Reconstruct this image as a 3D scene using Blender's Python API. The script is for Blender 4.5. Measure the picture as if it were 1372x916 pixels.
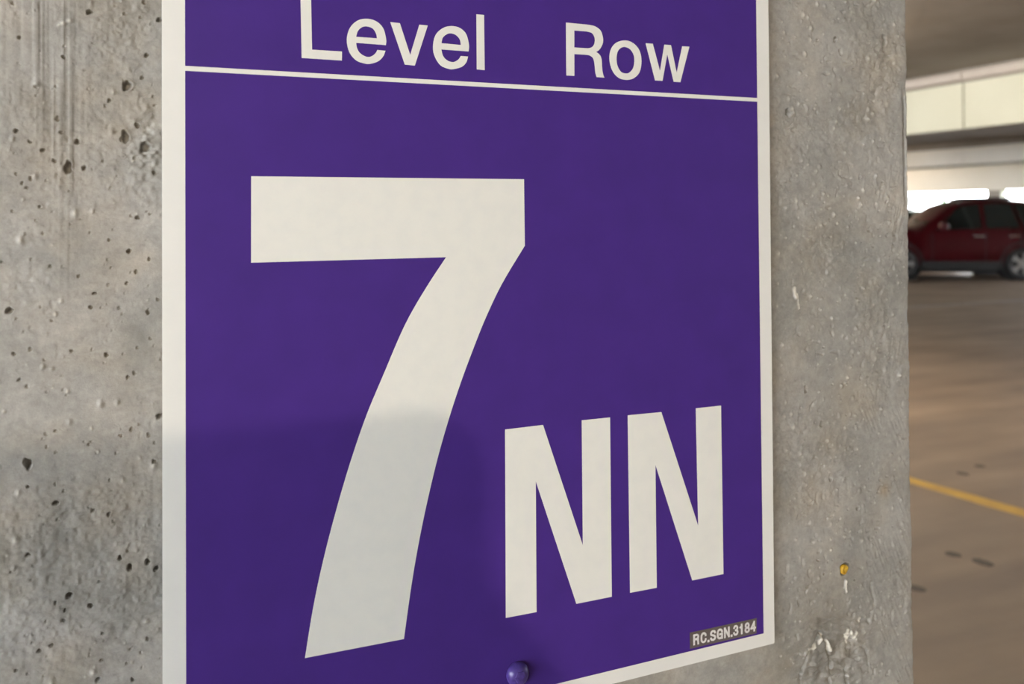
import bpy, bmesh, math, random
import numpy as np
from mathutils import Vector, Matrix
from mathutils.geometry import tessellate_polygon

# ------------------------------------------------------------------ scene, camera, light
for o in list(bpy.data.objects):
    bpy.data.objects.remove(o, do_unlink=True)
S = bpy.context.scene
COL = S.collection
random.seed(7)
RNG = np.random.default_rng(11)

EYE = Vector((0.0, 0.0, 1.45))
FOCAL_PX, YAW, ROLL, PITCH, PRINCIPAL_Y = 1150.0, math.radians(23), -0.006, 0.012, 272.2
fw = Vector((math.sin(YAW) * math.cos(PITCH), math.cos(YAW) * math.cos(PITCH), math.sin(PITCH)))
r0 = Vector((math.cos(YAW), -math.sin(YAW), 0))
u0 = r0.cross(fw)
rr = r0 * math.cos(ROLL) + u0 * math.sin(ROLL)
uu = -r0 * math.sin(ROLL) + u0 * math.cos(ROLL)
cam = bpy.data.cameras.new('camera')
cam.sensor_fit = 'HORIZONTAL'
cam.sensor_width = 36
cam.lens = FOCAL_PX / 1372 * 36
cam.shift_y = (PRINCIPAL_Y - 458) / 1372
cam.clip_start = 0.02
cam.clip_end = 300
cam.dof.use_dof = True
cam.dof.focus_distance = 0.60
cam.dof.aperture_fstop = 7.5
camo = bpy.data.objects.new('camera', cam)
COL.objects.link(camo)
m = Matrix((rr, uu, -fw)).transposed().to_4x4()
m.translation = EYE
camo.matrix_world = m
S.camera = camo

S.view_settings.view_transform = 'Standard'
S.view_settings.look = 'None'
S.view_settings.gamma = 1
S.view_settings.use_curve_mapping = False
S.view_settings.exposure = 0.55

w = bpy.data.worlds.new('overcast_sky')
S.world = w
w.use_nodes = True
bg = w.node_tree.nodes['Background']
bg.inputs[0].default_value = (0.90, 0.95, 1.0, 1)
bg.inputs[1].default_value = 13.2

# ------------------------------------------------------------------ helpers
def mat(name, color, rough=0.6, metal=0.0, spec=0.5, noise=None, bump=None, emit=None, coat=0.0):
    """procedural principled material; noise = (scale, dark colour, contrast lo, hi), bump = (scale, strength, distance)"""
    M = bpy.data.materials.new(name)
    M.use_nodes = True
    nt = M.node_tree
    N, L = nt.nodes, nt.links
    b = N['Principled BSDF']
    b.inputs['Base Color'].default_value = (*color, 1)
    b.inputs['Roughness'].default_value = rough
    b.inputs['Metallic'].default_value = metal
    b.inputs['Specular IOR Level'].default_value = spec
    b.inputs['Coat Weight'].default_value = coat
    tc = N.new('ShaderNodeTexCoord')
    if noise:
        n = N.new('ShaderNodeTexNoise')
        n.inputs['Scale'].default_value = noise[0]
        n.inputs['Detail'].default_value = 6
        L.new(tc.outputs['Object'], n.inputs['Vector'])
        r = N.new('ShaderNodeValToRGB')
        r.color_ramp.elements[0].position = noise[2]
        r.color_ramp.elements[0].color = (*noise[1], 1)
        r.color_ramp.elements[1].position = noise[3]
        r.color_ramp.elements[1].color = (*color, 1)
        L.new(n.outputs['Fac'], r.inputs['Fac'])
        L.new(r.outputs['Color'], b.inputs['Base Color'])
    if bump:
        n2 = N.new('ShaderNodeTexNoise')
        n2.inputs['Scale'].default_value = bump[0]
        n2.inputs['Detail'].default_value = 5
        L.new(tc.outputs['Object'], n2.inputs['Vector'])
        bp = N.new('ShaderNodeBump')
        bp.inputs['Strength'].default_value = bump[1]
        bp.inputs['Distance'].default_value = bump[2]
        L.new(n2.outputs['Fac'], bp.inputs['Height'])
        L.new(bp.outputs['Normal'], b.inputs['Normal'])
    if emit:
        b.inputs['Emission Color'].default_value = (*emit[0], 1)
        b.inputs['Emission Strength'].default_value = emit[1]
    return M

def link(name, me, material, parent=None, smooth=False):
    if material:
        me.materials.append(material)
    o = bpy.data.objects.new(name, me)
    COL.objects.link(o)
    o.parent = parent
    if smooth:
        me.polygons.foreach_set('use_smooth', [True] * len(me.polygons))
    return o

def pydata(name, v, f, material, parent=None, smooth=False):
    me = bpy.data.meshes.new(name)
    me.from_pydata([tuple(p) for p in v], [], f)
    me.update()
    return link(name, me, material, parent, smooth)

def frombm(name, bm, material, parent=None, smooth=False):
    bmesh.ops.recalc_face_normals(bm, faces=bm.faces)
    me = bpy.data.meshes.new(name)
    bm.to_mesh(me)
    bm.free()
    return link(name, me, material, parent, smooth)

def bm_box(bm, x0, x1, y0, y1, z0, z1, bevel=0.0):
    vs = [bm.verts.new((x, y, z)) for x in (x0, x1) for y in (y0, y1) for z in (z0, z1)]
    fs = [bm.faces.new([vs[i] for i in q]) for q in
          ((0, 1, 3, 2), (4, 6, 7, 5), (0, 4, 5, 1), (2, 3, 7, 6), (0, 2, 6, 4), (1, 5, 7, 3))]
    if bevel:
        es = list({e for f in fs for e in f.edges})
        bmesh.ops.bevel(bm, geom=es, offset=bevel, segments=2, affect='EDGES', profile=0.5)
    return vs

def box(name, x0, x1, y0, y1, z0, z1, material, parent=None, bevel=0.0):
    bm = bmesh.new()
    bm_box(bm, x0, x1, y0, y1, z0, z1, bevel)
    return frombm(name, bm, material, parent)

def lathe(bm, prof, seg, axis='y', center=(0, 0, 0)):
    """revolve (radius, height) pairs; height runs along the axis"""
    rings = []
    for r, h in prof:
        ring = []
        for k in range(seg):
            a = 2 * math.pi * k / seg
            p = (r * math.cos(a), h, r * math.sin(a)) if axis == 'y' else (r * math.cos(a), r * math.sin(a), h)
            ring.append(bm.verts.new((p[0] + center[0], p[1] + center[1], p[2] + center[2])))
        rings.append(ring)
    for a, b in zip(rings, rings[1:]):
        for k in range(seg):
            bm.faces.new((a[k], a[(k + 1) % seg], b[(k + 1) % seg], b[k]))
    bm.faces.new(rings[0])
    bm.faces.new(rings[-1])

def extrude_profile(name, pts, axis, a0, a1, material, parent=None):
    """closed 2-D outline swept along x or y"""
    n = len(pts)
    mk = (lambda p, a: (a, p[0], p[1])) if axis == 'x' else (lambda p, a: (p[0], a, p[1]))
    v = [mk(p, a0) for p in pts] + [mk(p, a1) for p in pts]
    tri = tessellate_polygon([[Vector((p[0], p[1], 0)) for p in pts]])
    f = [tuple(t) for t in tri] + [tuple(i + n for i in t) for t in tri]
    f += [(i, (i + 1) % n, (i + 1) % n + n, i + n) for i in range(n)]
    bm = bmesh.new()
    bv = [bm.verts.new(p) for p in v]
    for q in f:
        bm.faces.new([bv[i] for i in q])
    return frombm(name, bm, material, parent)

def struct(o, label=None, cat=None):
    o['kind'] = 'structure'
    if label:
        o['label'] = label
    if cat:
        o['category'] = cat
    return o

def tag(o, label, cat, group=None):
    o['label'] = label
    o['category'] = cat
    if group:
        o['group'] = group
    return o

def empty(name, loc, rz=0):
    o = bpy.data.objects.new(name, None)
    COL.objects.link(o)
    o.location = loc
    o.rotation_euler = (0, 0, rz)
    o.empty_display_size = 0.1
    return o

# ------------------------------------------------------------------ materials
def concrete_column_material():
    M = bpy.data.materials.new('cast_concrete')
    M.use_nodes = True
    nt = M.node_tree
    N, L = nt.nodes, nt.links
    b = N['Principled BSDF']
    b.inputs['Roughness'].default_value = 0.62
    b.inputs['Specular IOR Level'].default_value = 0.35
    tc = N.new('ShaderNodeTexCoord')

    def noise(scale, detail, rough=0.6, sx=1, sz=1, dist=0.0):
        mp = N.new('ShaderNodeMapping')
        mp.inputs['Scale'].default_value = (sx, 1, sz)
        L.new(tc.outputs['Object'], mp.inputs['Vector'])
        n = N.new('ShaderNodeTexNoise')
        n.inputs['Scale'].default_value = scale
        n.inputs['Detail'].default_value = detail
        n.inputs['Roughness'].default_value = rough
        n.inputs['Distortion'].default_value = dist
        L.new(mp.outputs['Vector'], n.inputs['Vector'])
        return n.outputs['Fac']

    def ramp(fac, a, b_, ca, cb):
        r = N.new('ShaderNodeValToRGB')
        r.color_ramp.elements[0].position = a
        r.color_ramp.elements[1].position = b_
        r.color_ramp.elements[0].color = (*ca, 1)
        r.color_ramp.elements[1].color = (*cb, 1)
        L.new(fac, r.inputs['Fac'])
        return r.outputs['Color']

    def mix(kind, fac, a, b_):
        x = N.new('ShaderNodeMix')
        x.data_type = 'RGBA'
        x.blend_type = kind
        if isinstance(fac, float):
            x.inputs['Factor'].default_value = fac
        else:
            L.new(fac, x.inputs['Factor'])
        for s, k in ((a, 'A'), (b_, 'B')):
            sock = [i for i in x.inputs if i.name == k and i.type == 'RGBA'][0]
            if isinstance(s, tuple):
                sock.default_value = (*s, 1)
            else:
                L.new(s, sock)
        return [o_ for o_ in x.outputs if o_.type == 'RGBA'][0]

    base = ramp(noise(11, 9, 0.68, dist=0.5), 0.30, 0.68, (0.29, 0.286, 0.270), (0.445, 0.434, 0.410))
    mott = ramp(noise(48, 6, 0.7, dist=0.8), 0.30, 0.70, (0.80, 0.805, 0.80), (1.10, 1.095, 1.08))
    base = mix('MULTIPLY', 1.0, base, mott)
    fine = ramp(noise(240, 5, 0.75), 0.25, 0.75, (0.80, 0.80, 0.80), (1.14, 1.14, 1.14))
    c = mix('MULTIPLY', 1.0, base, fine)
    warm = ramp(noise(16, 4, 0.6), 0.45, 0.75, (1.0, 1.0, 1.0), (1.06, 0.98, 0.88))
    c = mix('MULTIPLY', 1.0, c, warm)
    att = N.new('ShaderNodeAttribute')
    att.attribute_name = 'stain'
    st = N.new('ShaderNodeSeparateColor')
    L.new(att.outputs['Color'], st.inputs['Color'])
    c = mix('MULTIPLY', st.outputs[0], c, (0.42, 0.39, 0.36))
    c = mix('MIX', st.outputs[1], c, (0.70, 0.675, 0.61))
    c = mix('MIX', st.outputs[2], c, (0.30, 0.20, 0.08))
    L.new(c, b.inputs['Base Color'])
    bp = N.new('ShaderNodeBump')
    bp.inputs['Strength'].default_value = 0.35
    bp.inputs['Distance'].default_value = 0.0006
    L.new(noise(900, 4, 0.7), bp.inputs['Height'])
    L.new(bp.outputs['Normal'], b.inputs['Normal'])
    return M

MAT = dict(
    column=concrete_column_material(),
    sign_white=mat('sign_white', (0.80, 0.80, 0.765), 0.42, noise=(60, (0.775, 0.78, 0.75), 0.3, 0.7)),
    purple=mat('sign_purple', (0.066, 0.027, 0.235), 0.38, spec=0.16, noise=(30, (0.059, 0.025, 0.21), 0.3, 0.7)),
    vinyl=mat('vinyl_white', (0.80, 0.80, 0.755), 0.45, noise=(90, (0.77, 0.775, 0.74), 0.28, 0.6)),
    bolt=mat('bolt_purple_paint', (0.085, 0.05, 0.28), 0.33, spec=0.6, noise=(300, (0.06, 0.03, 0.2), 0.3, 0.7)),
    sticker=mat('sticker_grey', (0.125, 0.105, 0.095), 0.5, noise=(200, (0.11, 0.09, 0.085), 0.3, 0.7)),
    sticker_print=mat('sticker_print', (0.86, 0.85, 0.84), 0.5, noise=(300, (0.68, 0.67, 0.66), 0.3, 0.7)),
    spacer=mat('grey_foam_tape', (0.08, 0.08, 0.08), 0.8, bump=(400, 0.3, 0.001)),
    plug=mat('yellow_plastic', (0.62, 0.40, 0.03), 0.45, noise=(300, (0.45, 0.24, 0.01), 0.3, 0.65)),
    grey_concrete=mat('ceiling_concrete', (0.30, 0.265, 0.225), 0.85, noise=(1.3, (0.21, 0.18, 0.15), 0.3, 0.7), bump=(14, 0.4, 0.02)),
    cream_paint=mat('cream_paint', (0.51, 0.495, 0.385), 0.7, noise=(1.6, (0.465, 0.45, 0.345), 0.3, 0.7), bump=(20, 0.2, 0.01)),
    pale_paint=mat('pale_paint', (0.84, 0.80, 0.72), 0.7, noise=(1.6, (0.79, 0.75, 0.67), 0.3, 0.7), bump=(20, 0.2, 0.01)),
    beam_lip=mat('beam_lip_concrete', (0.42, 0.37, 0.32), 0.8, noise=(3, (0.36, 0.31, 0.27), 0.3, 0.7)),
    wall=mat('plain_concrete', (0.42, 0.40, 0.36), 0.85, noise=(2, (0.33, 0.31, 0.28), 0.3, 0.7), bump=(20, 0.3, 0.01)),
)

def floor_material():
    M = mat('garage_floor', (0.33, 0.245, 0.175), 0.62, noise=(1.1, (0.235, 0.17, 0.122), 0.28, 0.70), bump=(30, 0.25, 0.006))
    nt = M.node_tree
    N, L = nt.nodes, nt.links
    b = N['Principled BSDF']
    src = b.inputs['Base Color'].links[0].from_socket
    tc = [n for n in N if n.type == 'TEX_COORD'][0]
    # streaky tyre dirt that runs along the driving lane, plus round gum spots
    mp = N.new('ShaderNodeMapping')
    mp.inputs['Scale'].default_value = (0.35, 2.2, 1)
    mp.inputs['Rotation'].default_value = (0, 0, 0.5)
    L.new(tc.outputs['Object'], mp.inputs['Vector'])
    n = N.new('ShaderNodeTexNoise')
    n.inputs['Scale'].default_value = 1.6
    n.inputs['Detail'].default_value = 5
    L.new(mp.outputs['Vector'], n.inputs['Vector'])
    r = N.new('ShaderNodeValToRGB')
    r.color_ramp.elements[0].position = 0.35
    r.color_ramp.elements[0].color = (0.74, 0.73, 0.74, 1)
    r.color_ramp.elements[1].position = 0.62
    r.color_ramp.elements[1].color = (1.05, 1.03, 1.0, 1)
    L.new(n.outputs['Fac'], r.inputs['Fac'])
    x = N.new('ShaderNodeMix')
    x.data_type = 'RGBA'
    x.blend_type = 'MULTIPLY'
    x.inputs['Factor'].default_value = 1
    L.new(src, x.inputs[6])
    L.new(r.outputs['Color'], x.inputs[7])
    L.new(x.outputs[2], b.inputs['Base Color'])
    return M
MAT['floor'] = floor_material()
MAT['yellow'] = mat('yellow_road_paint', (0.62, 0.37, 0.06), 0.6, noise=(9, (0.46, 0.26, 0.05), 0.3, 0.62))
MAT['pale_line'] = mat('worn_white_paint', (0.36, 0.33, 0.33), 0.7, noise=(7, (0.26, 0.23, 0.22), 0.3, 0.62))
MAT['gum'] = mat('dark_gum', (0.115, 0.088, 0.068), 0.7, noise=(60, (0.08, 0.06, 0.045), 0.3, 0.7))

# ------------------------------------------------------------------ the garage
X0, X1, Y0, Y1, CEIL = -5.6, 20.4, -9.0, 32.0, 2.90
floor = struct(box('floor', X0 - 0.4, X1 + 0.4, Y0 - 0.4, Y1 + 0.4, -0.3, 0.0, MAT['floor']),
               'brown stained concrete floor of the parking garage', 'floor')
ceiling = struct(box('ceiling', X0 - 0.4, X1 + 0.4, Y0 - 0.4, Y1 + 0.4, CEIL, CEIL + 0.3, MAT['grey_concrete']),
                 'brownish bare concrete garage ceiling', 'ceiling')
struct(box('wall_back', X0, X1, Y0 - 0.25, Y0, 0, CEIL, MAT['wall']), 'plain concrete end wall of the garage', 'wall')
struct(box('wall_far', X0, X1, Y1, Y1 + 0.25, 0, CEIL, MAT['wall']), 'plain concrete wall closing the far bay', 'wall')
struct(box('wall_left', X0 - 0.25, X0, Y0, Y1, 0, 0.9, MAT['wall']), 'low concrete parapet below the left opening', 'wall')

# downstand beams that run away from the viewer; their faces carry separate panels
def beam(xa, xb, zb, lip, joints, label, face='cream_paint'):
    o = box('ceiling_beam', xa + 0.04, xb, Y0, Y1, zb, CEIL, MAT['grey_concrete'])
    struct(o, label, 'beam')
    ys = [Y0] + joints + [Y1]
    for a, b in zip(ys, ys[1:]):
        box('face_panel', xa, xa + 0.04, a + 0.008, b - 0.008, zb, lip[0], MAT[face], o, 0.006)
        if lip[1] > lip[0]:
            box('top_lip', xa - 0.03, xa + 0.04, a + 0.004, b - 0.004, lip[0] + 0.025, lip[1], MAT['beam_lip'], o, 0.008)
    return o
J1 = [y for y in np.arange(6.24 - 5 * 3.0, 31, 3.0) if y > Y0 + 0.5]
J2 = [y for y in np.arange(12.9 - 7 * 3.0, 31, 3.0) if y > Y0 + 0.5]
beam(7.65, 8.62, 2.285, (2.755, 2.86), [float(y) for y in J1], 'deep concrete ceiling beam with smooth cream face nearest the sign column')
beam(15.8, 16.7, 2.43, (2.78, 2.78), [float(y) for y in J2], 'pale ceiling beam farther off, above the red SUV', 'pale_paint')

# open right-hand side: parapet, upper spandrel and columns against the daylight
struct(box('wall_right', X1, X1 + 0.25, Y0, Y1, 0, 0.95, MAT['wall']), 'low concrete parapet behind the parked cars', 'wall')
struct(box('trim_1', X1 - 0.02, X1 + 0.30, Y0, Y1, 1.985, CEIL, MAT['pale_paint']), 'cream edge beam above the bright garage opening', 'beam')
struct(box('trim_2', X0 - 0.30, X0 + 0.02, Y0, Y1, 2.45, CEIL, MAT['cream_paint']), 'cream edge beam above the left opening', 'beam')
for k, yc in enumerate((6.8, 15.77, 24.8)):
    lab = ['slim concrete edge column toward the near end of the far opening', 'slim concrete edge column standing in the bright opening behind the red SUV',
           'slim concrete edge column toward the far end of the opening'][k]
    struct(box('edge_column', X1 + 0.0, X1 + 0.24, yc - 0.2, yc + 0.2, 0.95, 1.985, MAT['wall'], None, 0.015), lab, 'column')

# unseen screen added behind the viewer, outlined to cast the sign's shadow
struct(extrude_profile('wall_shadow_screen', [(-1.35, 0.0), (-0.05, 0.0), (-0.28, 1.58), (-0.417, 1.7144), (-0.439, 1.741), (-0.4705, 1.7825), (-0.4705, 1.840), (-0.477, 1.847), (-1.35, 1.847)],
                       'y', -1.24, -1.20, MAT['wall']), 'added unseen screen opposite the sign column that casts the shadow on the sign', 'wall')

# floor markings and spots (paint and gum lie on the slab)
def strip(name, pts, wdt, z, material, parent):
    (xa, ya), (xb, yb) = pts
    d = Vector((xb - xa, yb - ya)).normalized()
    n = Vector((-d.y, d.x)) * wdt / 2
    bm = bmesh.new()
    k = max(2, int((Vector((xb, yb)) - Vector((xa, ya))).length / 0.12))
    rows = []
    for i in range(k + 1):
        t = i / k
        c = Vector((xa + (xb - xa) * t, ya + (yb - ya) * t))
        j = [random.uniform(-0.006, 0.006) for _ in range(2)]
        rows.append([bm.verts.new((c.x + n.x * s + d.y * q, c.y + n.y * s - d.x * q, zz)) for s, q, zz in ((1, j[0], z), (-1, j[1], z), (-1, j[1], 0.0), (1, j[0], 0.0))])
    for a, b in zip(rows, rows[1:]):
        for q in range(4):
            bm.faces.new((a[q], a[(q + 1) % 4], b[(q + 1) % 4], b[q]))
    bm.faces.new(rows[0])
    bm.faces.new(rows[-1])
    return frombm(name, bm, material, parent)
strip('painted_line', ((3.62, 4.6), (4.12, 1.0)), 0.10, 0.002, MAT['yellow'], floor)['label'] = 'yellow painted parking line'
strip('painted_line', ((8.9, 9.62), (13.9, 9.55)), 0.10, 0.002, MAT['pale_line'], floor)['label'] = 'worn pale line across the driving lane'
for x, y, r in ((4.14, 3.41, .035), (4.35, 3.47, .032), (3.13, 2.63, .033), (3.17, 2.52, .042), (2.72, 2.45, .035), (3.55, 2.05, .02)):
    bm = bmesh.new()
    ring = [(r * 0.85 * (1 + random.uniform(-.18, .18)) * math.cos(a), r * (1 + random.uniform(-.18, .18)) * math.sin(a)) for a in np.linspace(0, 2 * math.pi, 14)[:-1]]
    lo = [bm.verts.new((x + p[0], y + p[1], 0.0)) for p in ring]
    hi = [bm.verts.new((x + p[0] * .8, y + p[1] * .8, 0.003)) for p in ring]
    for i in range(13):
        bm.faces.new((lo[i], lo[(i + 1) % 13], hi[(i + 1) % 13], hi[i]))
    bm.faces.new(hi)
    frombm('gum_spot', bm, MAT['gum'], floor)

# ------------------------------------------------------------------ lamps: one inferred behind the viewer, the others added to brighten beams and floor
MAT['lamp_body'] = mat('lamp_housing', (0.35, 0.35, 0.35), 0.5, 0.3, noise=(20, (0.3, 0.3, 0.3), 0.3, 0.7))
MAT['lamp_glow'] = mat('lamp_lens', (0.9, 0.85, 0.75), 0.5, emit=((1.0, 0.80, 0.55), 12.0))
def lamp(x, y, power, radius, label):
    root = empty('unseen_lamp', (x, y, CEIL))
    bm = bmesh.new()
    lathe(bm, [(0.07, 0.0), (0.07, -0.02), (0.12, -0.05), (0.13, -0.10), (0.115, -0.10)], 24, 'z')
    frombm('housing', bm, MAT['lamp_body'], root, True)
    bm = bmesh.new()
    lathe(bm, [(0.03, -0.102), (0.03, -0.112), (0.012, -0.122)], 20, 'z')
    frombm('lens', bm, MAT['lamp_glow'], root, True)
    li = bpy.data.lights.new('lamp_light', 'POINT')
    li.energy = power
    li.color = (1.0, 0.85, 0.66)
    li.shadow_soft_size = radius
    lo = bpy.data.objects.new('lamp_light', li)
    COL.objects.link(lo)
    lo.parent = root
    lo.location = (0, 0, -0.15)
    tag(root, label, 'lamp')
    return root
lamp(-1.6, -4.2, 215.0, 0.013, 'round ceiling lamp behind the added shadow screen')
lamp(4.5, 5.7, 165.0, 0.05, 'added unseen lamp over the driving lane to light the deep beam')  # added out of view to light the beam face and floor
lamp(14.4, 17.0, 190.0, 0.05, 'added unseen lamp between the two beams to light the pale one')  # added out of view to brighten the pale beam
lamp(17.8, 19.5, 170.0, 0.05, 'added unseen lamp between the pale beam and the far opening')  # added out of view to brighten the far edge beam

# outlines on the sign in millimetres from its lower left corner; a third value marks a corner
GLYPHS = {
'L': [[(82.6,487.0,1),(89.3,487.6,1),(89.8,454.6,1),(109.2,454.7,1),(109.1,448.8,1),(83.2,448.8,1)]],
'e': [[(138.6,461.0,1),(138.8,465.0),(136.9,472.0),(132.4,476.3),(125.8,477.6),(119.3,475.7),(114.4,470.5),(112.4,463.1),(113.8,455.1),(118.1,449.8),(123.5,447.9),(127.9,447.8),(133.4,449.9),(136.8,453.4),(138.3,457.2,1),(132.8,457.4,1),(131.2,454.7),(127.9,452.5),(124.6,452.6),(120.8,454.8),(119.0,458.2),(118.6,461.1,1)],[(118.6,465.1,1),(119.8,469.0),(122.5,471.7),(125.8,472.5),(129.7,471.4),(131.9,468.3),(132.6,465.1,1)]],
'v': [[(141.7,476.7,1),(148.3,476.5,1),(155.4,455.6,1),(161.9,476.6,1),(167.9,476.5,1),(158.6,448.5,1),(151.6,448.8,1)]],
'e2': [[(197.4,460.8,1),(197.7,465.4),(195.7,472.7),(191.2,476.6),(185.0,477.5),(178.7,475.6),(173.4,470.4),(171.5,462.4),(172.7,455.8),(176.8,449.9),(182.7,447.8),(186.2,447.8),(192.2,449.7),(195.6,453.0),(197.0,457.2,1),(191.6,457.3,1),(189.8,454.7),(186.2,452.7),(182.1,453.4),(178.9,456.2),(177.5,460.8,1)],[(177.6,465.1,1),(178.6,468.9),(181.6,471.6),(184.6,472.4),(188.1,471.5),(190.9,468.7),(191.7,464.9,1)]],
'l': [[(203.3,487.2,1),(209.1,487.2,1),(209.3,448.5,1),(203.4,448.7,1)]],
'R': [[(273.1,487.1,1),(292.3,487.0,1),(297.6,486.1),(302.1,483.1),(303.9,477.3),(303.2,473.1),(300.6,469.1),(297.9,467.3,1),(300.6,465.7),(302.4,462.4),(303.0,454.9),(303.7,451.1),(304.8,448.6,1),(298.2,448.7,1),(297.2,452.0),(296.5,458.2),(295.3,462.5),(292.1,464.4),(289.0,464.6,1),(279.8,464.5,1),(279.7,448.5,1),(273.2,448.4,1)],[(279.9,481.8,1),(290.5,481.9,1),(294.7,480.9),(296.8,477.3),(296.4,473.2),(294.4,470.6),(291.1,469.5,1),(279.8,469.4,1)]],
'o': [[(323.0,477.7),(330.0,476.0),(335.2,470.9),(336.9,463.1),(335.3,454.9),(330.5,449.9),(323.9,448.0),(316.6,449.3),(311.3,454.7),(309.1,463.0),(310.6,470.5),(315.4,475.6)],[(322.5,472.7),(327.0,471.3),(330.0,467.3),(330.6,462.3),(329.4,457.1),(326.2,453.7),(322.9,452.8),(318.9,453.9),(316.0,458.2),(315.2,463.8),(316.4,469.0),(319.0,471.7)]],
'w': [[(340.7,476.8,1),(347.0,476.9,1),(353.3,456.6,1),(357.4,477.0,1),(363.4,477.0,1),(368.4,456.1,1),(373.7,476.9,1),(380.3,477.0,1),(371.7,448.9,1),(365.6,448.9,1),(360.0,469.7,1),(355.5,449.0,1),(348.8,449.0,1)]],
'7': [[(51.8,372.4,1),(238.9,372.4,1),(239.2,325.1,1),(221.5,298.7),(209.2,275.7),(199.7,254.5),(190.2,231.5),(181.4,207.3),(172.2,177.8),(162.5,139.3),(155.3,103.5),(149.2,64.6,1),(84.1,65.4,1),(89.3,96.0),(95.8,125.1),(104.3,156.3),(113.8,186.7),(124.5,215.9),(135.9,241.4),(150.9,273.8),(165.9,298.2),(180.2,318.4,1),(51.6,318.2,1)]],
'N': [[(223.2,196.3,1),(252.6,196.5,1),(284.0,105.9,1),(283.8,196.7,1),(307.4,196.5,1),(307.8,64.3,1),(278.4,64.4,1),(246.6,157.1,1),(246.6,64.4,1),(222.9,64.7,1)]],
'N2': [[(322.5,196.6,1),(352.0,196.2,1),(384.7,105.2,1),(383.4,196.1,1),(407.1,196.0,1),(408.0,64.1,1),(378.8,64.1,1),(346.4,156.9,1),(346.7,64.1,1),(323.4,64.4,1)]],
'sticker': [[(376.2,24.5,1),(439.9,23.7,1),(439.5,11.7,1),(376.1,12.1,1)]],
}
# air holes in the column face: x, z, radius in millimetres
HOLES = [(-45.7,1543.9,1.1),(-0.6,1548.0,1.1),(-11.6,1528.8,2.3),(-21.4,1519.5,0.9),(-70.3,1499.5,1.3),(-12.3,1497.8,2.3),(-63.1,1493.5,0.9),(-56.6,1488.8,1.1),(-38.5,1494.1,1.5),(-50.4,1482.6,1.1),(-43.4,1478.8,2.4),(-34.9,1478.7,1.3),(-1.5,1492.0,2.5),(-5.9,1505.0,1.4),(3.7,1476.1,1.1),(-67.0,1469.4,0.6),(-64.9,1466.8,0.6),(-5.7,1449.0,1.1),(-10.5,1428.6,1.4),(0.8,1423.6,0.9),(-21.5,1435.8,0.7),(-73.5,1395.9,1.7),(-29.1,1404.1,1.1),(-31.3,1395.8,1.1),(-6.7,1416.1,0.9),(-11.9,1409.3,0.9),(-16.2,1394.6,0.7),(-37.7,1414.4,0.7),(-52.7,1420.8,0.7),(0.1,1391.1,1.1),(-77.3,1423.9,0.9),(-57.9,1455.5,0.7),(-68.4,1553.7,1.1),(-31.9,1571.6,1.6),(6.6,1570.3,1.4),(-22.9,1367.0,1.3),(-11.3,1352.8,0.9),(-68.3,1355.8,0.9),(6.3,1327.7,1.8),(-32.5,1314.8,0.7),(-64.1,1307.1,2.1),(3.4,1300.6,1.1),(-49.7,1282.4,1.5),(-21.5,1271.8,1.1),(-30.1,1275.5,0.9),(-64.1,1293.8,0.6),(-48.8,1272.5,0.7),(-63.9,1254.3,1.1),(-15.5,1245.2,1.1),(-0.2,1240.4,1.6),(-10.2,1238.5,1.6),(4.6,1235.6,1.4),(-42.7,1227.6,1.7),(-44.9,1219.3,0.9),(-49.7,1224.7,0.6),(-45.7,1213.6,1.1),(-52.0,1200.3,1.1),(-58.3,1198.4,1.1),(-27.4,1175.3,1.3),(-8.8,1171.1,1.1),(-25.0,1202.1,0.9),(-27.0,1232.9,0.7),(-70.0,1189.7,0.9),(-41.4,1370.5,0.9),(-71.1,1371.1,0.9),(-31.5,1219.6,1.3),(544.4,1598.0,2.5),(492.2,1533.0,3.7),(524.3,1595.8,1.4),(596.0,1474.5,2.1),(569.3,1480.3,2.1),(578.9,1433.6,1.8),(496.1,1437.4,1.4),(590.9,1450.5,1.4),(523.8,1391.3,1.0),(600.3,1603.9,2.9),(600.3,1598.5,2.9),(600.2,1593.1,2.5),(507.9,1300.9,2.5),(525.4,1270.3,2.3),(534.4,1224.1,2.9),(563.7,1194.3,2.3),(568.8,1306.2,2.3),(484.0,1148.4,1.7),(524.1,1145.2,1.7),(517.3,1157.7,1.4),(497.8,1125.1,2.2),(506.2,1137.0,1.7)]

# ------------------------------------------------------------------ the concrete column with its bugholes, chips and spalls
SIGN_Y = 0.5597                  # front plane of the sign
COL_Y = 0.5685                   # face of the column
CX0, CX1 = -0.150, 0.6262

def vnoise(x, z, cell, seed):
    """smooth value noise sampled on the arrays x, z (metres)"""
    g = np.random.default_rng(seed).random((256, 256))
    u, v = x / cell + 57.3, z / cell + 31.7
    i, j = np.floor(u).astype(int), np.floor(v).astype(int)
    a, b = u - i, v - j
    a, b = a * a * (3 - 2 * a), b * b * (3 - 2 * b)
    i0, i1, j0, j1 = i % 256, (i + 1) % 256, j % 256, (j + 1) % 256
    return (g[i0, j0] * (1 - a) + g[i1, j0] * a) * (1 - b) + (g[i0, j1] * (1 - a) + g[i1, j1] * a) * b - 0.5

def seg_dist(X, Z, p, q):
    px, pz, qx, qz = p[0] / 1000, p[1] / 1000, q[0] / 1000, q[1] / 1000
    dx, dz = qx - px, qz - pz
    t = np.clip(((X - px) * dx + (Z - pz) * dz) / (dx * dx + dz * dz), 0, 1)
    return np.hypot(X - px - t * dx, Z - pz - t * dz)

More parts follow.
